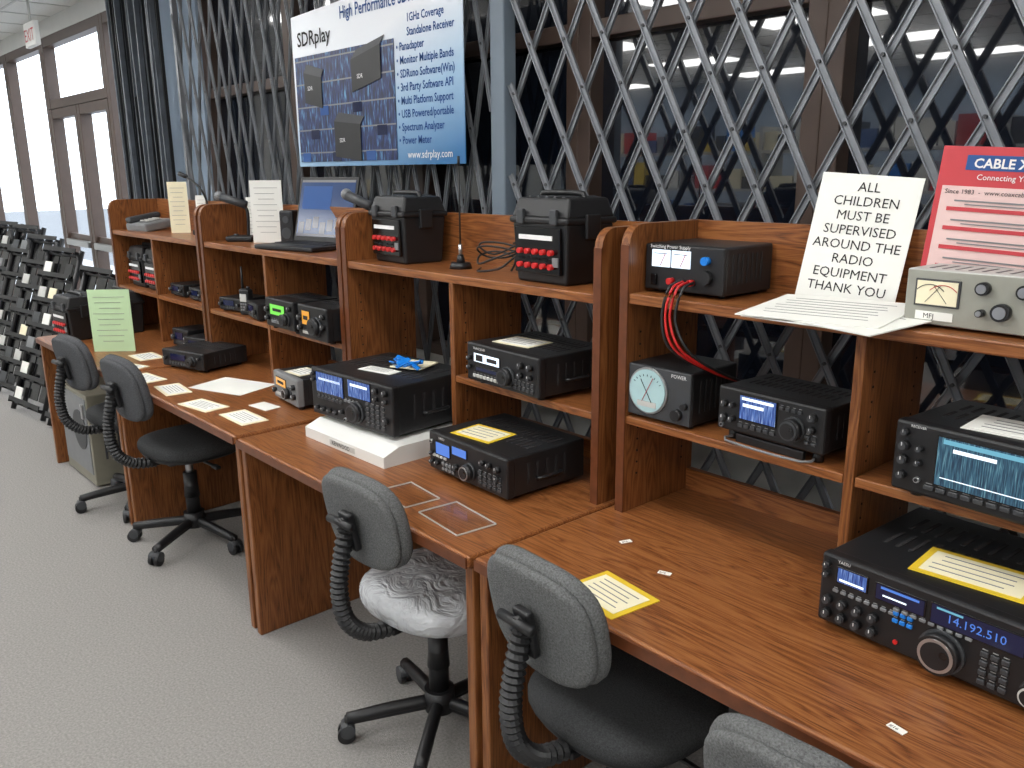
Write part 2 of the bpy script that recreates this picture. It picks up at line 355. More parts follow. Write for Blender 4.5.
# ------------------------------------------------ desks
UW=1.27; zS=1.325; zM=1.006; zT=1.495; yH=.467; yB=.76; T=.026
def desk(xl,y0,rz,mids,dz=0,ldesk=0.0,rdesk=UW):
    b=B('study_carrel_desk')
    yd=.775
    b.box((ldesk+rdesk)/2,yd/2,.75-.016,rdesk-ldesk,yd,.032,woodH,bev=.008)
    b.box((ldesk+rdesk)/2,-.001,.75-.017,rdesk-ldesk-.01,.006,.026,woodEdge)
    for x in (ldesk+.016,rdesk-.016):
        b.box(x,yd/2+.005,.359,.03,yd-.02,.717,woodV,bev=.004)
    b.box((ldesk+rdesk)/2,yd-.05,.5,rdesk-ldesk-.07,.018,.42,woodH)
    for x in (0.002,UW-T-.002):
        pts=[(x,yH,.75),(x,yH,zT+dz-.05)]
        for k in range(1,6):
            a=k/5*math.pi/2; pts.append((x,yH+.05*(1-math.cos(a)),zT+dz-.05+.05*math.sin(a)))
        pts+=[(x,yB,zT+dz),(x,yB,.75)]
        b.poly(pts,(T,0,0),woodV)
        b.box(x+T/2,yH-.001,(.75+zT+dz-.05)/2,T,.004,zT+dz-.05-.75,woodEdge)
    iw=UW-2*T-.004
    b.box(UW/2,(yH+yB)/2,zS+dz-T/2,iw,yB-yH-.004,T,woodH,bev=.003)
    b.box(UW/2,yB-.009,(zS+zT)/2+dz,iw,.018,zT-zS,woodH)
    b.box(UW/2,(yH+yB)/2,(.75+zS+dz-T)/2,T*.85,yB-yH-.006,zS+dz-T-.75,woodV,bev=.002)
    for k,on in enumerate(mids):
        if on:
            x=T+(iw/2-T*.4)*.5 if k==0 else UW-T-(iw/2-T*.4)*.5
            b.box(x,(yH+yB)/2,zM+dz-.011,iw/2-T*.45,yB-yH-.008,.022,woodH,bev=.003)
    b.box(UW/2,yB-.012,.78,iw,.018,.06,woodH)
    for x in (T+.003,UW/2+T*.43):
        for z in [0.85+.032*i for i in range(13)]:
            for y in (yH+.05,yB-.05): b.cyl((x,y,z),.0028,.002,ink,'x',6)
    return b.done(xl,y0,0,rz=rz)
desk(0,0,-.012,(1,1),dz=.012,ldesk=-.028)
desk(-1.318,-.004,-.005,(0,1),rdesk=UW+.012,ldesk=.015)
desk(-2.60,0,0,(1,1)); desk(-3.885,-.003,0,(1,1))
# ------------------------------------------------ chairs
def chair(x,y,rz,wrapped=False,h=0,f=fabric,base_rot=.2,s=seatd,k=1.0):
    b=B('office_chair')
    for i in range(5):
        a=base_rot+i*2*math.pi/5
        b.M=Matrix.Rotation(a,4,'Z')
        b.tube([(.02,0,.10),(.15,0,.088),(.275,0,.07)],.019,blk,seg=8,sub=3)
        b.box(.15,0,.078,.24,.03,.022,blk,bev=.006,rot=(0,rad(5),0))
        b.cyl((.275,0,.056),.008,.05,blk)
        for q in (-1,1): b.cyl((.275+.004,q*.014,.026),.026,.017,blk,'y',18)
        b.cyl((.275,0,.04),.022,.05,dgry,'y',12)
        b.M=Matrix()
    b.cyl((0,0,.105),.045,.07,blk,seg=24); b.cyl((0,0,.23),.03,.2,blk,seg=20); b.cyl((0,0,.35),.017,.12+h,silver,seg=16)
    b.cyl((0,0,.27),.034,.11,blk,seg=20,r2=.026)
    b.box(0,-.02,.405+h,.16,.2,.035,dgry,bev=.01)
    b.box(.17,0,.405+h,.2,.012,.01,blk,bev=.003); b.box(.26,0,.405+h,.05,.025,.014,blk,bev=.005)
    b.pad(Matrix.Translation((0,.02,.428+h)),.40,.39,.03,blk,n=2.6)
    b.pad(Matrix.Translation((0,.02,.462+h)),.43,.42,.062,s,n=2.6,dome=.006)
    if wrapped:
        b.pad(Matrix.Translation((0,.02,.464+h)),.446,.436,.078,wrap,n=2.6,dome=.006)
    zb=.755+h; yb=-.235
    M=Matrix.Translation((0,yb,zb))@Matrix.Rotation(rad(-79),4,'X')
    b.pad(M,.345*k,.285*k,.042,f,n=3.0,dome=-.016)
    M2=Matrix.Translation((0,yb-.026,zb-.005))@Matrix.Rotation(rad(-79),4,'X')
    b.pad(M2,.332*k,.272*k,.026,f,n=3.0,dome=-.016)
    b.box(0,yb-.048,zb-.02,.05,.02,.11,blk,bev=.006,rot=(rad(11),0,0))
    b.tube([(-.05,yb-.075,zb+.01),(.05,yb-.075,zb+.01)],.011,blk,seg=10)
    b.cyl((0,yb-.065,zb+.01),.012,.03,blk,'y',12)
    path=[(0,yb-.055,zb-.0),(0,yb-.078,zb-.09),(0,yb-.09,zb-.18),(0,yb-.072,zb-.27),(0,yb-.01,zb-.33),(0,yb+.09,zb-.35)]
    b.tube(path,.025,blk,seg=14,sub=12,ribs=1)
    b.box(0,-.12,.405+h,.06,.12,.02,blk,bev=.005)
    return b.done(x,y,0,rz=rz)
chair(-.41,.17,rad(3),True,base_rot=rad(20),s=fabric,k=.93)
chair(.295,.165,rad(-3),base_rot=rad(50),k=.95)
chair(-2.265,.18,rad(4),base_rot=rad(10),h=.01,f=fabricd)
chair(-2.92,.16,rad(7),base_rot=rad(35),h=.02,f=fabricd,k=.95)
chair(.868,.095,rad(3),base_rot=rad(15),h=-.038,k=.84)
# ------------------------------------------------ electronics
def vents(b,w,d,h,rows=2,n=14,m=ink):
    for r_ in range(rows):
        for i in range(n):
            b.box(-w*.38+i*w*.76/(n-1),d*(-.05+.28*r_),h+.0006,w*.018,d*.2,.0012,m)
def radio(name,w,d,h,spec,body=blkm,panel=blk,feet=.012,tilt=0,card=None,vent=True,handle=False):
    b=B(name)
    b.box(0,.006,feet+h/2,w*.985,d-.012,h*.97,body,bev=.004)
    b.box(0,-d/2+.008,feet+h/2,w,.03,h,panel,bev=.006)
    y=-d/2-.0075
    for sx in (-1,1):
        for sy in (-1,1):
            b.cyl((sx*w*.4,sy*d*.38,feet/2),.012,feet,blk,seg=12)
    for it in spec:
        k=it[0]; u,v=it[1],it[2]; X=(u-.5)*w; Z=feet+v*h
        if k=='s':
            b.box(X,y,Z,it[3]*w+.006,.004,it[4]*h+.006,blkg,bev=.001); b.box(X,y-.0022,Z,it[3]*w,.0015,it[4]*h,it[5])
        elif k=='K':
            r_=it[3]*h; b.cyl((X,y-.003,Z),r_*1.12,.008,dgry,'y',32); b.cyl((X,y-.014,Z),r_,.022,blk,'y',32,r2=None); b.cyl((X,y-.0255,Z),r_*.86,.002,(it[4] if len(it)>4 else dgry),'y',32); b.cyl((X,y-.0268,Z),r_*.7,.002,blk,'y',32); b.cyl((X+r_*.4,y-.028,Z+r_*.2),r_*.2,.002,blkg,'y',12)
        elif k=='k':
            r_=it[3]*h; b.cyl((X,y-.006,Z),r_,.014,(it[4] if len(it)>4 else blk),'y',18); b.cyl((X,y-.0135,Z),r_*.75,.003,dgry,'y',18); b.box(X,y-.0155,Z+r_*.5,r_*.14,.001,r_*.7,inkw)
        elif k=='b':
            for i in range(it[3]):
                for j in range(it[4]):
                    xx=X+i*it[5]*w; zz=Z+j*it[6]*h
                    b.box(xx,y-.0015,zz,it[7]*w,.005,it[8]*h,it[9],bev=.0008,seg=1)
                    b.box(xx,y-.0006,zz+it[8]*h*.95,it[7]*w*.7,.001,h*.012,inkg)
        elif k=='t': b.text(it[3],X,Z,it[4]*h,it[5],y=y-.001-(it[6] if len(it)>6 else 0))
        elif k=='x': b.box(X,y,Z,it[3]*w,.004,it[4]*h,it[5],bev=.001)
        elif k=='l': b.box(X,y-.0036,Z,it[3]*w,.0008,it[4]*h,it[5])
        elif k=='c': b.cyl((X,y-.001,Z),it[3]*h,.004,it[4],'y',28)
        elif k=='j': b.cyl((X,y-.003,Z),it[3]*h,.008,silver,'y',16); b.cyl((X,y-.0075,Z),it[3]*h*.6,.002,ink,'y',12)
    if vent: vents(b,w,d,feet+h*.985)
    if card:
        cx,cy,cw,cd,cm=card
        b.box(cx*w,cy*d,feet+h*.985+.002,cw,cd,.0015,cm,rot=(0,0,.12))
        b.box(cx*w,cy*d,feet+h*.985+.0032,cw*.86,cd*.78,.001,cream if cm==yellow else white,rot=(0,0,.12))
        for i in range(4): b.box(cx*w-.002*i,cy*d+(1.5-i)*cd*.17,feet+h*.985+.0042,cw*(.7-.06*(i%2)),cd*.025,.0006,inkg,rot=(0,0,.12))
    for s in (-1,1):
        for i in range(5): b.box(s*w*.4925,-d*.25+i*d*.12,feet+h*.5,.002,d*.03,h*.5,ink)
    for i in range(4): b.cyl((-w*.3+i*w*.2,d/2+.006,feet+h*.4),.009,.02,silver,'y',10)
    if handle:
        b.tube([(w*.5,-d*.15,feet+h*.35),(w*.5+.012,-d*.12,feet+h*.36),(w*.5+.012,d*.12,feet+h*.36),(w*.5,d*.15,feet+h*.35)],.005,blk,sub=3)
    return b
b=B('display_pedestal')
b.poly([(-.235,-.2,0),(-.235,-.2,.035),(-.235,-.14,.058),(-.235,.19,.058),(-.235,.19,0)],(.47,0,0),whitep)
b.box(.0,-.201,.018,.15,.002,.018,lgry); b.text('KENWOOD',-.06,.012,.02,ink,y=-.203)
b.done(-.93,.39,.75,rz=rad(1))
spec=[('s',.25,.72,.34,.42,scrS2),('s',.25,.80,.28,.05,scr_w),('s',.62,.77,.26,.34,scrS2),('l',.62,.85,.2,.05,scr_w),('b',.10,.40,7,2,.047,.10,.036,.05,dgry),('K',.58,.30,.2),
 ('k',.08,.16,.05),('k',.16,.16,.05),('k',.24,.16,.05),('k',.32,.16,.05),('k',.40,.22,.05),('b',.71,.12,4,5,.06,.1,.042,.05,dgry),('k',.82,.85,.06),('k',.93,.85,.06),('k',.82,.68,.05),('k',.93,.68,.05),('k',.93,.30,.06),('b',.45,.48,4,1,.045,.1,.035,.05,mgry),('k',.05,.75,.04),('k',.05,.88,.04),('j',.44,.08,.04)]
b=radio('base_station_radio',.45,.34,.165,spec,card=(.0,-.15,.15,.06,white),handle=True)
b.box(.05,.06,.185,.12,.12,.004,cream,rot=(0,0,.3)); 
for i in range(9): b.box(.05+.05*math.cos(i*.8),.02+.02*math.sin(i*1.7),.195+.004*(i%3),.05,.018,.006,bluep,bev=.002,rot=(.5*math.sin(i),.4*math.cos(i*2),i*.7))
b.done(-.98,.43,.808,rz=rad(4))
spec=[('s',.20,.62,.18,.3,scr_b),('s',.42,.72,.18,.2,scr_b),('t',.14,.86,'YAESU',.09,inkw),('K',.55,.33,.2,silver),('k',.72,.7,.07),('k',.8,.7,.07),('k',.9,.68,.08),('b',.68,.16,5,3,.058,.13,.042,.07,dgry),('k',.06,.22,.06),('k',.13,.22,.06),('k',.06,.45,.05),('k',.38,.3,.09),('b',.2,.12,4,2,.045,.13,.03,.07,mgry),('k',.9,.45,.07),('b',.08,.4,4,1,.05,.1,.035,.06,lgry),('j',.05,.75,.05)]
radio('desktop_transceiver',.37,.29,.118,spec,card=(-.12,-.18,.16,.12,yellow),handle=True).done(-.395,.435,.75,rz=rad(-2))
spec=[('s',.30,.64,.36,.22,scr_w),('l',.2,.64,.1,.16,ink),('l',.38,.64,.14,.1,ink),('t',.10,.84,'TRANSCEIVER',.08,inkw),('s',.3,.35,.3,.08,scr_d),('K',.60,.36,.22),('k',.78,.72,.08),('k',.9,.72,.08),('k',.78,.48,.07),('k',.9,.48,.07),('b',.70,.14,5,2,.055,.13,.04,.07,dgry),('b',.12,.16,8,1,.05,.1,.035,.08,lgry),('k',.06,.6,.06),('k',.06,.36,.06)]
radio('desktop_transceiver',.335,.27,.118,spec,card=(-.12,-.1,.15,.11,cream),handle=True).done(-.395,.565,zM+.0,rz=rad(-3))
b=B('bench_power_meter'); w,d,h=.195,.19,.135
b.box(0,0,h/2+.008,w,d,h,blkm,bev=.005); b.box(0,-d/2,h/2+.008,w*.99,.012,h*.98,dgry,bev=.003)
b.cyl((-.03,-d/2-.008,.080),.060,.006,silver,'y',40); b.cyl((-.03,-d/2-.012,.080),.055,.003,dial,'y',40)
for k in range(9):
    a=rad(-60+15*k); b.box(-.03+.046*math.sin(a),-d/2-.0142,.082+.038*math.cos(a),.0012,.001,.005,ink,rot=(0,a,0))
b.tube([(-.045,-d/2-.0145,.052),(-.012,-d/2-.0145,.115)],.0008,redp,seg=5)
b.tube([(-.015,-d/2-.0145,.052),(-.05,-d/2-.0145,.108)],.0008,ink,seg=5); b.box(-.03,-d/2-.0142,.046,.06,.001,.014,lgry)
b.cyl((.062,-d/2-.012,.035),.014,.018,blk,'y',20); b.cyl((.083,-d/2-.012,.06),.008,.014,blk,'y',16)
b.text('POWER',.038,.125,.013,inkw,y=-d/2-.0065)
for x in (-.08,.08):
    for y in (-.07,.07): b.cyl((x,y,.004),.008,.008,blk)
for i in range(6): b.box(w/2+.0005,-.06+i*.022,.08,.001,.008,.08,ink)
b.done(.132,.575,zM+.012)
spec=[('s',.40,.62,.34,.52,scrS2),('l',.4,.82,.3,.06,scr_w),('l',.36,.68,.2,.07,scr_w),('K',.74,.42,.24),('k',.08,.3,.09),('k',.16,.3,.07),('k',.08,.62,.08),('k',.16,.62,.06),('k',.9,.76,.09),('k',.9,.5,.07),('b',.24,.2,6,1,.062,.1,.045,.08,dgry),('b',.62,.8,4,1,.055,.1,.035,.07,dgry),('b',.86,.2,2,2,.06,.12,.04,.07,dgry),('j',.06,.12,.05)]
b=radio('compact_transceiver',.28,.19,.105,spec,feet=.024)
b.box(0,-.09,.010,.18,.012,.02,blk,bev=.002); b.tube([(-.1,-.06,.006),(-.1,-.12,.006),(.1,-.12,.006),(.1,-.06,.006)],.003,mgry,sub=3)
b.done(.445,.58,zM+.012,rz=rad(-4))
spec=[('s',.50,.56,.55,.66,scrS),('l',.50,.84,.5,.06,scr_c),('l',.40,.74,.2,.05,scr_w),('l',.50,.34,.5,.012,scr_w),('t',.08,.93,'RECEIVER',.05,inkw),('k',.06,.85,.05),('k',.06,.66,.07),('k',.06,.46,.07),('k',.14,.66,.045),('k',.14,.46,.045),('k',.06,.24,.06),('b',.2,.15,9,1,.06,.1,.045,.06,dgry),('K',.87,.42,.2),('k',.94,.8,.06),('k',.83,.8,.06),('j',.14,.22,.04)]
radio('spectrum_display_receiver',.38,.24,.140,spec,feet=.012,card=(.02,-.1,.2,.12,white)).done(.94,.54,zM+.012,rz=rad(-5))
spec=[('s',.15,.76,.13,.2,scrS2),('l',.15,.70,.11,.03,scr_w),('s',.36,.75,.2,.2,scr_d),('l',.36,.82,.16,.03,scr_b),('l',.34,.72,.1,.02,scr_w),('s',.66,.75,.34,.24,scr_d),('t',.55,.70,'14.192.510',.155,scr_b,.003),('l',.56,.84,.1,.025,scr_c),('b',.35,.59,9,1,.036,.1,.024,.04,mgry),('b',.08,.52,8,1,.036,.1,.024,.04,mgry),
 ('k',.05,.36,.065),('k',.12,.36,.065),('k',.19,.36,.065),('k',.26,.36,.065),('k',.05,.16,.065),('k',.12,.16,.065),('k',.19,.16,.065),('k',.26,.16,.065),('K',.545,.29,.25,silver),('b',.35,.44,3,2,.03,.1,.022,.05,bluep),('b',.70,.12,3,4,.038,.12,.028,.06,dgry),('K',.885,.26,.14,lgry),('k',.88,.82,.05),('k',.95,.82,.05),('k',.95,.62,.06),('k',.87,.6,.06),('c',.36,.15,.03,redp),('k',.035,.72,.045),('k',.035,.86,.045),('t',.08,.92,'YAESU',.06,inkw)]
radio('large_base_transceiver',.45,.37,.145,spec,feet=.012,card=(.02,-.16,.2,.13,yellow)).done(.91,.49,.75,rz=rad(-4))
b=B('switching_power_supply'); w,d,h=.235,.2,.115
b.box(0,.0,.008+h/2,w,d,h,blkm,bev=.006); b.box(0,-d/2,.008+h/2,w*.99,.014,h*.98,blk,bev=.004)
for x in (-.065,-.005):
    b.box(x,-d/2-.009,.088,.055,.004,.042,scr_w,bev=.001); b.tube([(x,-d/2-.012,.071),(x+.014,-d/2-.012,.1)],.0009,redp,seg=5)
    b.box(x,-d/2-.0115,.1,.04,.001,.0015,ink)
b.text('Switching Power Supply',-.1,.113,.0125,inkw,y=-d/2-.008)
b.cyl((.07,-d/2-.014,.09),.010,.018,bluep,'y',20); b.cyl((.07,-d/2-.014,.05),.017,.02,blk,'y',20)
b.box(-.085,-d/2-.01,.035,.018,.006,.028,blkg,bev=.002)
for x,c in ((-.03,redp),(0,blk),(.03,redp)): b.cyl((x,-d/2-.014,.035),.008,.02,c,'y',12)
for i in range(7): b.box(w/2+.0005,-.07+i*.02,.07,.001,.008,.07,ink)
for x in (-.09,.09):
    for y in (-.07,.07): b.cyl((x,y,.004),.008,.008,blk)
b.done(.155,.63,zS+.012)
b=B('power_cable')
for i,(c,o) in enumerate(((redp,0),(redp,.014),(blk,.03),(blk,-.01))):
    b.tube([(.17+o,.505,1.375),(.17+o,.462,1.36),(.165+o,.448,1.29),(.19+o*1.4,.455,1.22),(.235+o,.53,1.165),(.27+o*.5,.64,1.12),(.275,.74,1.10)],.0034,c,seg=8)
b.done()
def battery(x,y,z,rz,k=1.0):
    b=B('portable_battery_box'); w,d,h=.235*k,.18*k,.26*k
    b.frus(0,0,0,h*.66,(w*.9,d*.9),(w,d),blk,bev=.008)
    b.box(0,0,h*.68,w*1.06,d*1.08,h*.07,blk,bev=.006)
    b.frus(0,0,h*.70,h*.92,(w*1.02,d*1.04),(w*.92,d*.84),blk,bev=.008)
    for i in range(5): b.box(-w*.3+i*w*.15,0,h*.92,w*.05,d*.7,h*.03,dgry,bev=.003)
    b.tube([(-w*.38,0,h*.88),(-w*.37,0,h*.94),(-w*.28,0,h*.965),(w*.28,0,h*.965),(w*.37,0,h*.94),(w*.38,0,h*.88)],.008,blk,seg=8)
    for s in (-1,1):
        b.box(s*w*.53,0,h*.62,.012,d*.3,h*.26,blk,bev=.004); b.box(s*w*.3,-d*.54,h*.72,w*.12,.012,h*.16,dgry,bev=.003)
    b.box(0,-d*.505,h*.36,w*.82,.014,h*.5,blkg,bev=.003)
    b.box(-w*.02,-d*.55,h*.50,w*.6,.004,h*.05,inkw)
    for i in range(5):
        for j in range(2): b.cyl((-w*.28+i*w*.14,-d*.56,h*(.2+.15*j)),.008*k,.022,redp,'y',12); b.box(-w*.28+i*w*.14,-d*.55,h*(.27),w*.1,.004,h*.02,ink)
    b.box(w*.34,-d*.55,h*.25,w*.1,.006,h*.1,mgry,bev=.001)
    return b.done(x,y,z,rz=rz)
battery(-.33,.60,zS,rad(-3)); battery(-1.12,.62,zS,rad(-4),.96)
battery(-3.70,.18,.75,rad(5),1.0); battery(-3.72,.42,.75,rad(0),1.0)
battery(-3.68,.60,zM,rad(0),.95); battery(-3.42,.60,zM,rad(0),.95)
b=B('magnetic_mount_antenna'); b.cyl((0,0,.01),.038,.02,blk,r2=.032,seg=24); b.cyl((0,0,.03),.016,.03,blk,r2=.01); b.cyl((0,0,.06),.006,.04,silver); b.cyl((0,0,.2),.003,.26,blk,seg=8); b.cyl((0,0,.345),.0045,.03,blk,seg=8)
b.done(-.80,.60,zS)
b=B('coiled_cable')
pts=[]
for i in range(26):
    a=i*.8; pts.append((.07*math.cos(a)+.002*i,.045*math.sin(a*1.1),.012+.0022*i+.045*abs(math.sin(i*.6))))
b.tube(pts,.0035,blk,seg=6,sub=4); b.tube([(-.1,.02,.006),(-.03,-.05,.006),(.05,-.03,.02),(.1,.0,.06),(.11,.04,.03)],.0035,blk,seg=6)
b.done(-.62,.60,zS)
b=B('paper_stack')
for i,(r_,dx) in enumerate(((.12,0),(-.06,.03),(.25,-.02))):
    b.M=Matrix.Translation((dx,0,.003*i))@Matrix.Rotation(r_,4,'Z')
    b.box(0,0,.002,.30,.24,.0025,white)
    for j in range(7): b.box(-.01*(j%2),.08-.025*j,.0037,.22,.002,.0006,inkg)
b.M=Matrix()
b.done(.565,.50,zS+.017,rz=-.18,rx=rad(4))
b=B('supervision_notice_sign'); b.box(0,0,.145,.220,.003,.29,white)
for i,l in enumerate(['ALL','CHILDREN','MUST BE','SUPERVISED','AROUND THE','RADIO','EQUIPMENT','THANK YOU']):
    b.text(l,0,.252-.0325*i,.030,ink,y=-.0025,align='CENTER',bold=.0)
b.done(.498,.655,zS+.016,rx=rad(-14),ry=rad(4),rz=rad(8))
b=B('cable_advertising_sign'); w,h=.42,.28
b.box(w/2,0,h/2,w,.004,h,redprint,bev=.001); b.box(w/2,-.003,h*.385,w*.94,.001,h*.66,pink)
b.box(.16,-.003,h*.885,.22,.001,.030,inkb,bev=.0004); b.text('CABLE X-PERTS',.065,h*.85,.026,inkw,y=-.0045,bold=.0006); b.text('Connecting You to the World',.075,h*.765,.0155,inkw,y=-.0045)
b.text('Since 1983  -  www.coaxcable.example',.02,h*.66,.013,ink,y=-.0045)
for j in range(4): b.box(w*.35,-.0045,h*(.13+.14*j),w*.56,.001,.008,redprint); b.box(w*.85,-.0045,h*(.13+.14*j),w*.2,.001,.006,inkg); b.box(w*.35,-.005,h*(.19+.14*j),w*.5,.001,.003,mgry); b.box(w*.35,-.005,h*(.165+.14*j),w*.4,.001,.002,mgry)
b.box(w*.35,-.005,h*.08,.1,.001,.006,ink)
b.poly([(0,.003,0),(0,.003,.2),(0,.06,0)],(.005,0,0),white)
b.done(.64,.70,zS+.078,rx=rad(-6),ry=rad(3),rz=rad(3))
b=B('antenna_tuner_meter'); w,d,h=.24,.13,.105
b.box(0,0,.006+h/2,w,d,h,lgry,bev=.003); b.box(0,-d/2,.006+h/2,w*.98,.006,h*.96,olive,bev=.001)
b.box(-.058,-d/2-.004,.068,.084,.004,.052,dgry,bev=.001); b.box(-.058,-d/2-.0065,.068,.076,.002,.045,cream,bev=.0005)
for s in (-1,1):
    pa=[(-.058+s*.012+.034*math.sin(rad(t)),-d/2-.008,.05+.034*math.cos(rad(t))) for t in range(-48,49,16)]
    b.tube(pa,.0007,redp if s>0 else ink,seg=5,sub=2)
b.tube([(-.078,-d/2-.008,.05),(-.052,-d/2-.008,.082)],.0005,ink,seg=5); b.tube([(-.038,-d/2-.008,.05),(-.064,-d/2-.008,.082)],.0005,ink,seg=5)
for x,z,r_ in ((.025,.085,.012),(.06,.045,.016),(.095,.085,.013),(.025,.04,.007)): b.cyl((x,-d/2-.010,z),r_,.018,blk,'y',18); b.cyl((x,-d/2-.02,z),r_*.7,.003,silver,'y',18)
b.box(-.06,-d/2-.004,.024,.07,.003,.016,white); b.text('MFJ',-.08,.019,.014,ink,y=-d/2-.006)
for i in range(8): b.box(-.09+.024*i,0,.006+h,.006,.07,.0012,dgry)
for x in (-.1,.1):
    for y in (-.04,.04): b.cyl((x,y,.003),.008,.006,blk)
b.done(.818,.575,zS+.012,rz=rad(-2))
def card(name,x,y,rz,w,d,frame,z=.75,z2=None):
    b=B(name); b.box(0,0,.001,w,d,.002,frame); b.box(0,0,.0024,w*.84,d*.76,.001,white if frame!=yellow else cream)
    for i in range(5): b.box(-w*.03*(i%2),d*(.25-.12*i),.0032,w*(.66-.1*(i%2)),d*.02,.0006,inkg)
    return b.done(x,y,z,rz=rz)
card('laminated_info_card',.31,.10,rad(-8),.17,.135,yellow)
for i,(x,y,r_) in enumerate(((-2.43,.09,.1),(-2.14,.10,-.1),(-1.80,.09,.15),(-1.53,.13,.0))): card('laminated_info_card',x,y,r_,.2,.105,cream)
card('laminated_info_card',-2.72,.12,.3,.16,.1,cream); card('laminated_info_card',-2.9,.26,0,.18,.12,cream)
b=B('loose_paper_sheet'); b.box(0,0,.001,.3,.21,.0015,white); b.done(-2.02,.31,.75,rz=.35)
b=B('loose_paper_sheet'); b.box(0,0,.001,.12,.07,.0015,white); b.done(-1.62,.26,.75,rz=.1)
def acrylic(x,y,w,d):
    b=B('clear_acrylic_holder'); b.box(0,0,.003,w,d,.005,clear,bev=.001)
    for s in (-1,1): b.box(0,s*d/2,.0035,w,.0015,.004,lgry); b.box(s*w/2,0,.0035,.0015,d,.004,lgry)
    b.done(x,y,.75,rz=rad(-6))
acrylic(-.235,.115,.19,.12); acrylic(-.46,.12,.16,.11)
for x,y,r_ in ((.33,.265,.3),(.93,.10,-.2),(.16,.33,1.2)):
    b=B('price_tag'); b.box(0,0,.001,.03,.014,.0015,white); b.text('#16',-.012,-.005,.01,ink,M=Matrix.Translation((0,0,.0022))@Matrix.Rotation(-math.pi/2,4,'X')); b.done(x,y,.75,rz=r_)
# ---- desk 3 / 4 items
b=B('laptop_computer'); w,d=.36,.22
b.box(0,0,.011,w,d,.018,blk,bev=.005); b.box(0,.02,.0212,w*.88,d*.5,.002,dgry)
for i in range(13):
    for j in range(4): b.box(-w*.4+i*w*.067,-.01+j*.026,.0235,w*.054,.02,.003,blk)
b.box(0,-.08,.0212,.09,.05,.001,dgry)
M=Matrix.Translation((0,d/2,.02))@Matrix.Rotation(rad(-14),4,'X'); b.M=M
b.box(0,0,.14,w,.01,.28,blk,bev=.003); b.box(0,-.006,.145,w*.93,.001,.245,scr_l)
b.box(0,-.0068,.262,w*.92,.0006,.01,inkg); b.box(0,-.0068,.028,w*.92,.0006,.012,scr_d); b.box(-.06,-.0068,.19,w*.5,.0006,.10,inkb)
for i in range(6): b.box(-.14+.045*i,-.0068,.06+.012*(i%3),.035,.0006,.05,scr_d)
b.done(-1.86,.60,zS,rz=rad(12))
def deskmic(x,y,rz,z=zS,hh=.0):
    b=B('desk_microphone'); b.box(0,0,.014,.1,.13,.026,blk,bev=.008); b.cyl((0,-.03,.03),.012,.01,dgry)
    b.tube([(0,.03,.025),(0,.035,.1),(0,.03,.15+hh),(0,-.0,.175+hh)],.007,blk,seg=8)
    b.tube([(0,.03,.168+hh),(0,-.09,.205+hh)],.019,dgry,seg=14); b.sph((0,-.1,.21+hh),.022,mgry)
    return b.done(x,y,z,rz=rz)
deskmic(-2.45,.61,rad(-50)); deskmic(-1.395,.62,rad(-80),hh=.02)
b=B('gooseneck_microphone'); b.box(0,0,.015,.09,.11,.028,blk,bev=.006); b.tube([(0,.02,.03),(0,.03,.14),(0,-.02,.24),(0,-.12,.30)],.005,blk,seg=8); b.tube([(0,-.11,.297),(0,-.16,.312)],.011,blk,seg=10); b.done(-2.98,.66,zS,rz=rad(-70))
def stand(name,x,y,z,rz,w,h,m,n=9):
    b=B(name); b.box(0,0,h/2,w,.003,h,m); 
    for i in range(n): b.box(-w*.04*(i%2),-.0025,h*(.88-.8*i/n),w*(.74-.12*(i%3)),.001,h*.006,inkg)
    b.poly([(-.002,.002,0),(-.002,.002,h*.7),(-.002,.06,0)],(.004,0,0),m)
    return b.done(x,y,z,rz=rz,rx=0)
stand('info_sheet_stand',-2.28,.66,zS,rad(42),.15,.28,white)
stand('info_sheet_stand',-2.52,.70,zS,rad(25),.06,.2,white)
stand('info_sheet_stand',-3.27,.64,zS,rad(60),.10,.27,cream)
stand('info_sheet_stand',-3.12,.70,zS,rad(20),.07,.2,white)
stand('green_notice_stand',-3.15,.19,.75,rad(50),.21,.32,green)
b=B('desk_telephone'); b.box(0,0,.03,.2,.18,.05,mgry,bev=.012,rot=(rad(8),0,0)); b.box(-.06,0,.07,.05,.2,.035,dgry,bev=.012,rot=(rad(8),0,0))
for i in range(3):
    for j in range(4): b.box(.01+.025*i,-.05+.025*j,.058+.0035*j,.017,.015,.006,lgry)
b.done(-3.62,.60,zS,rz=.2)
b=B('small_black_speaker'); b.box(0,0,.075,.07,.06,.15,blk,bev=.008); b.cyl((0,-.031,.05),.025,.004,dgry,'y',20); b.cyl((0,-.031,.11),.016,.004,dgry,'y',20); b.done(-2.13,.69,zS,rz=.5)
spec=[('s',.45,.62,.5,.35,scr_g),('l',.45,.62,.3,.1,ink),('K',.76,.36,.2),('k',.1,.6,.1),('k',.1,.3,.08),('k',.9,.75,.08),('b',.25,.2,6,1,.07,.1,.05,.1,mgry)]
radio('mobile_transceiver',.24,.2,.12,spec,feet=.012).done(-1.775,.535,zM)
spec=[('s',.30,.62,.25,.4,scr_o),('l',.3,.62,.15,.12,ink),('K',.66,.42,.26),('k',.1,.6,.09),('k',.1,.3,.08),('k',.9,.75,.08),('k',.9,.45,.08),('b',.2,.18,8,1,.07,.1,.05,.08,lgry)]
radio('mobile_transceiver',.22,.22,.13,spec,feet=.008).done(-1.48,.53,zM)
spec=[('s',.35,.66,.4,.28,scr_o),('l',.35,.66,.25,.1,ink),('K',.68,.40,.2,silver),('k',.1,.3,.09),('k',.9,.7,.1),('k',.9,.35,.1),('b',.15,.2,6,1,.07,.1,.05,.1,lgry)]
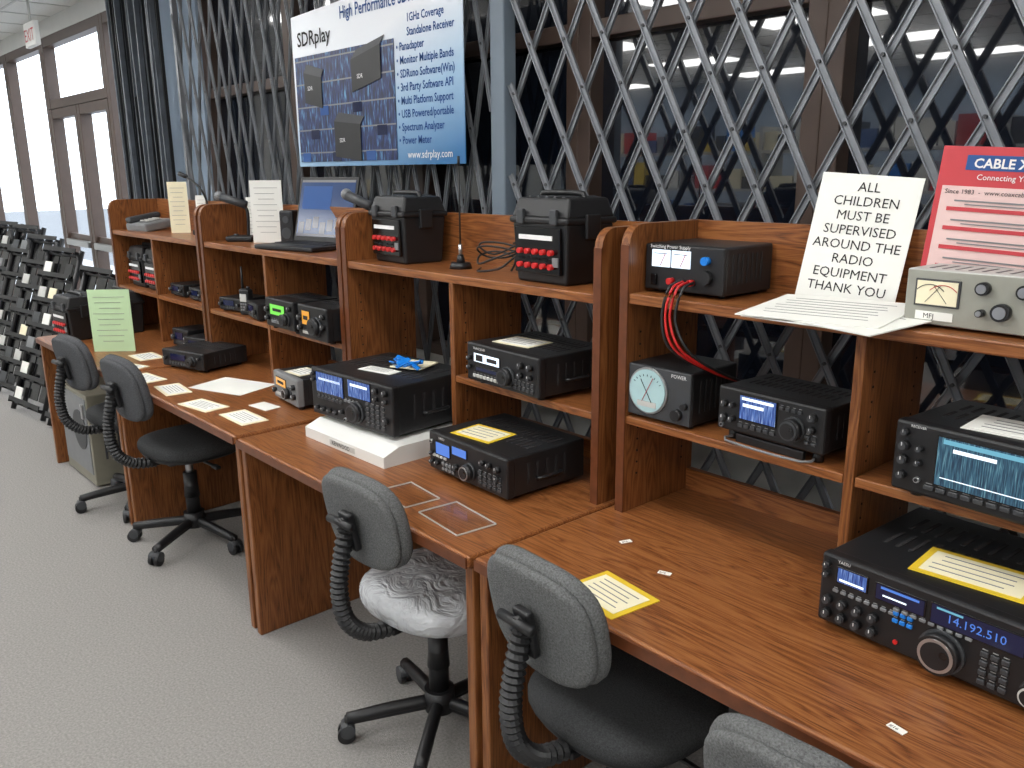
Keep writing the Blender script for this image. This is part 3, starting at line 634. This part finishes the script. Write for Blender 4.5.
radio('mobile_transceiver',.24,.16,.11,spec,feet=.012,panel=mgry,card=(0,-.05,.12,.1,cream)).done(-1.575,.42,.75,rz=rad(-6))
spec=[('s',.40,.6,.35,.35,scr_d),('K',.74,.45,.26),('k',.1,.5,.12),('b',.2,.2,6,1,.07,.1,.05,.12,dgry),('k',.92,.7,.1)]
radio('desktop_transceiver',.29,.25,.08,spec,feet=.012).done(-2.50,.40,.75,rz=rad(16))
spec=[('s',.45,.6,.45,.4,scr_d),('k',.12,.5,.16),('k',.9,.5,.16),('b',.3,.2,5,1,.09,.1,.06,.14,dgry)]
for x,y,z,r_,dd in ((-3.02,.56,.75,.1,.09),(-2.80,.54,.75,.3,.08),(-2.42,.58,zM,.2,.06),(-2.12,.56,zM,-.2,.07),(-2.85,.6,zM,0,.06),(-3.1,.6,zM,0,.06)):
    radio('small_mobile_radio',.17,.15,dd,spec,feet=.006,vent=False).done(x,y,z,rz=r_)
b=B('handheld_radio'); b.box(0,0,.06,.06,.035,.12,blk,bev=.008); b.box(0,-.019,.08,.04,.002,.035,lgry); b.cyl((-.018,0,.17),.006,.1,blk,r2=.004); b.cyl((.016,0,.125),.008,.012,blk)
for i in range(3):
    for j in range(3): b.box(-.014+.014*i,-.019,.025+.013*j,.01,.003,.008,mgry)
b.done(-2.27,.52,zM,rz=.3)
b=B('equipment_cabinet'); b.box(0,0,.26,.5,.42,.5,cabm,bev=.006); b.box(0,-.212,.28,.46,.006,.42,mgry,bev=.002); b.cyl((.1,-.217,.3),.11,.006,dgry,'y',30); b.box(.2,-.22,.42,.03,.015,.08,silver,bev=.004)
for i in range(8): b.box(.2505,-.14+.035*i,.3,.002,.012,.3,dgry)
for x in (-.2,.2):
    for y in (-.17,.17): b.cyl((x,y,.006),.018,.014,blk)
b.done(-3.52,.26,0)
def rack(x,y,rz,h=1.05,w=.5):
    b=B('literature_display_rack')
    b.M=Matrix.Rotation(rad(-20),4,'X')
    for s in (-1,1): b.tube([(s*w/2,0,.012),(s*w/2,0,h)],.018,blk,seg=8)
    for k in range(3): b.box(-w/3+k*w/3,.012,h/2+.05,w*.28,.006,h-.14,blkg)
    for i in range(7):
        z=.06+i*(h-.1)/6; b.tube([(-w/2,0,z),(w/2,0,z)],.010,blk,seg=6); b.box(0,-.045,z+.03,w,.006,.03,blk)
        for k in range(4): b.box(-w/2+k*w/3,-.022,z+.012,.005,.05,.022,blk)
    for i in range(6):
        z=.07+i*(h-.1)/6
        for k in range(3):
            if random.random()<.5: b.box(-w/3+k*w/3,-.022,z+.06,w*.22,.005,.10,random.choice([white,dgry,lgry,blk,mgry,dgry,cream]))
    b.M=Matrix()
    for s in (-1,1): b.tube([(s*w/2,.40,.012),(s*w/2,.40,.5),(s*w/2,.38,h*.92)],.012,blk,seg=8)
    b.tube([(-w/2,.40,.1),(w/2,.40,.1)],.01,blk,seg=6)
    return b.done(x,y,0,rz=rz)
rack(-5.10,.14,rad(8),h=1.2); rack(-5.75,.18,rad(8),h=1.25); rack(-6.45,.22,rad(8),h=1.3); rack(-7.2,.24,rad(8),h=1.3); rack(-4.45,.2,rad(5),h=1.1)
b=B('merchandise_table'); b.box(0,0,.72,1.1,.18,.03,dgry,bev=.004)
for x in (-.5,.5):
    for y in (-.07,.07): b.box(x,y,.352,.03,.03,.704,blk)
for i in range(7):
    h=random.uniform(.12,.34); b.box(-.46+i*.15,0,.737+h/2,.13,.15,h,random.choice([blk,dgry,mgry,blk,white,blk]),bev=.004)
b.done(-4.58,.82,0)
# ------------------------------------------------ world + camera
w=bpy.data.worlds.new('world'); sc.world=w; w.use_nodes=True; bg=w.node_tree.nodes['Background']
bg.inputs[0].default_value=(.84,.92,1,1); bg.inputs[1].default_value=3.6
yaw,pitch,roll,F=0.8358,0.2456,-0.0075,847.38
f=Vector((-math.sin(yaw)*math.cos(pitch),math.cos(yaw)*math.cos(pitch),-math.sin(pitch)))
r0=Vector((math.cos(yaw),math.sin(yaw),0)); u0=r0.cross(f)
r=math.cos(roll)*r0+math.sin(roll)*u0; u=-math.sin(roll)*r0+math.cos(roll)*u0
cd=bpy.data.cameras.new('camera'); cd.sensor_width=36; cd.lens=F*36/1024; cd.clip_start=.02
co=bpy.data.objects.new('camera',cd); sc.collection.objects.link(co)
co.matrix_world=Matrix(((r.x,u.x,-f.x,1.4034),(r.y,u.y,-f.y,-1.1667),(r.z,u.z,-f.z,1.6351),(0,0,0,1)))
sc.camera=co
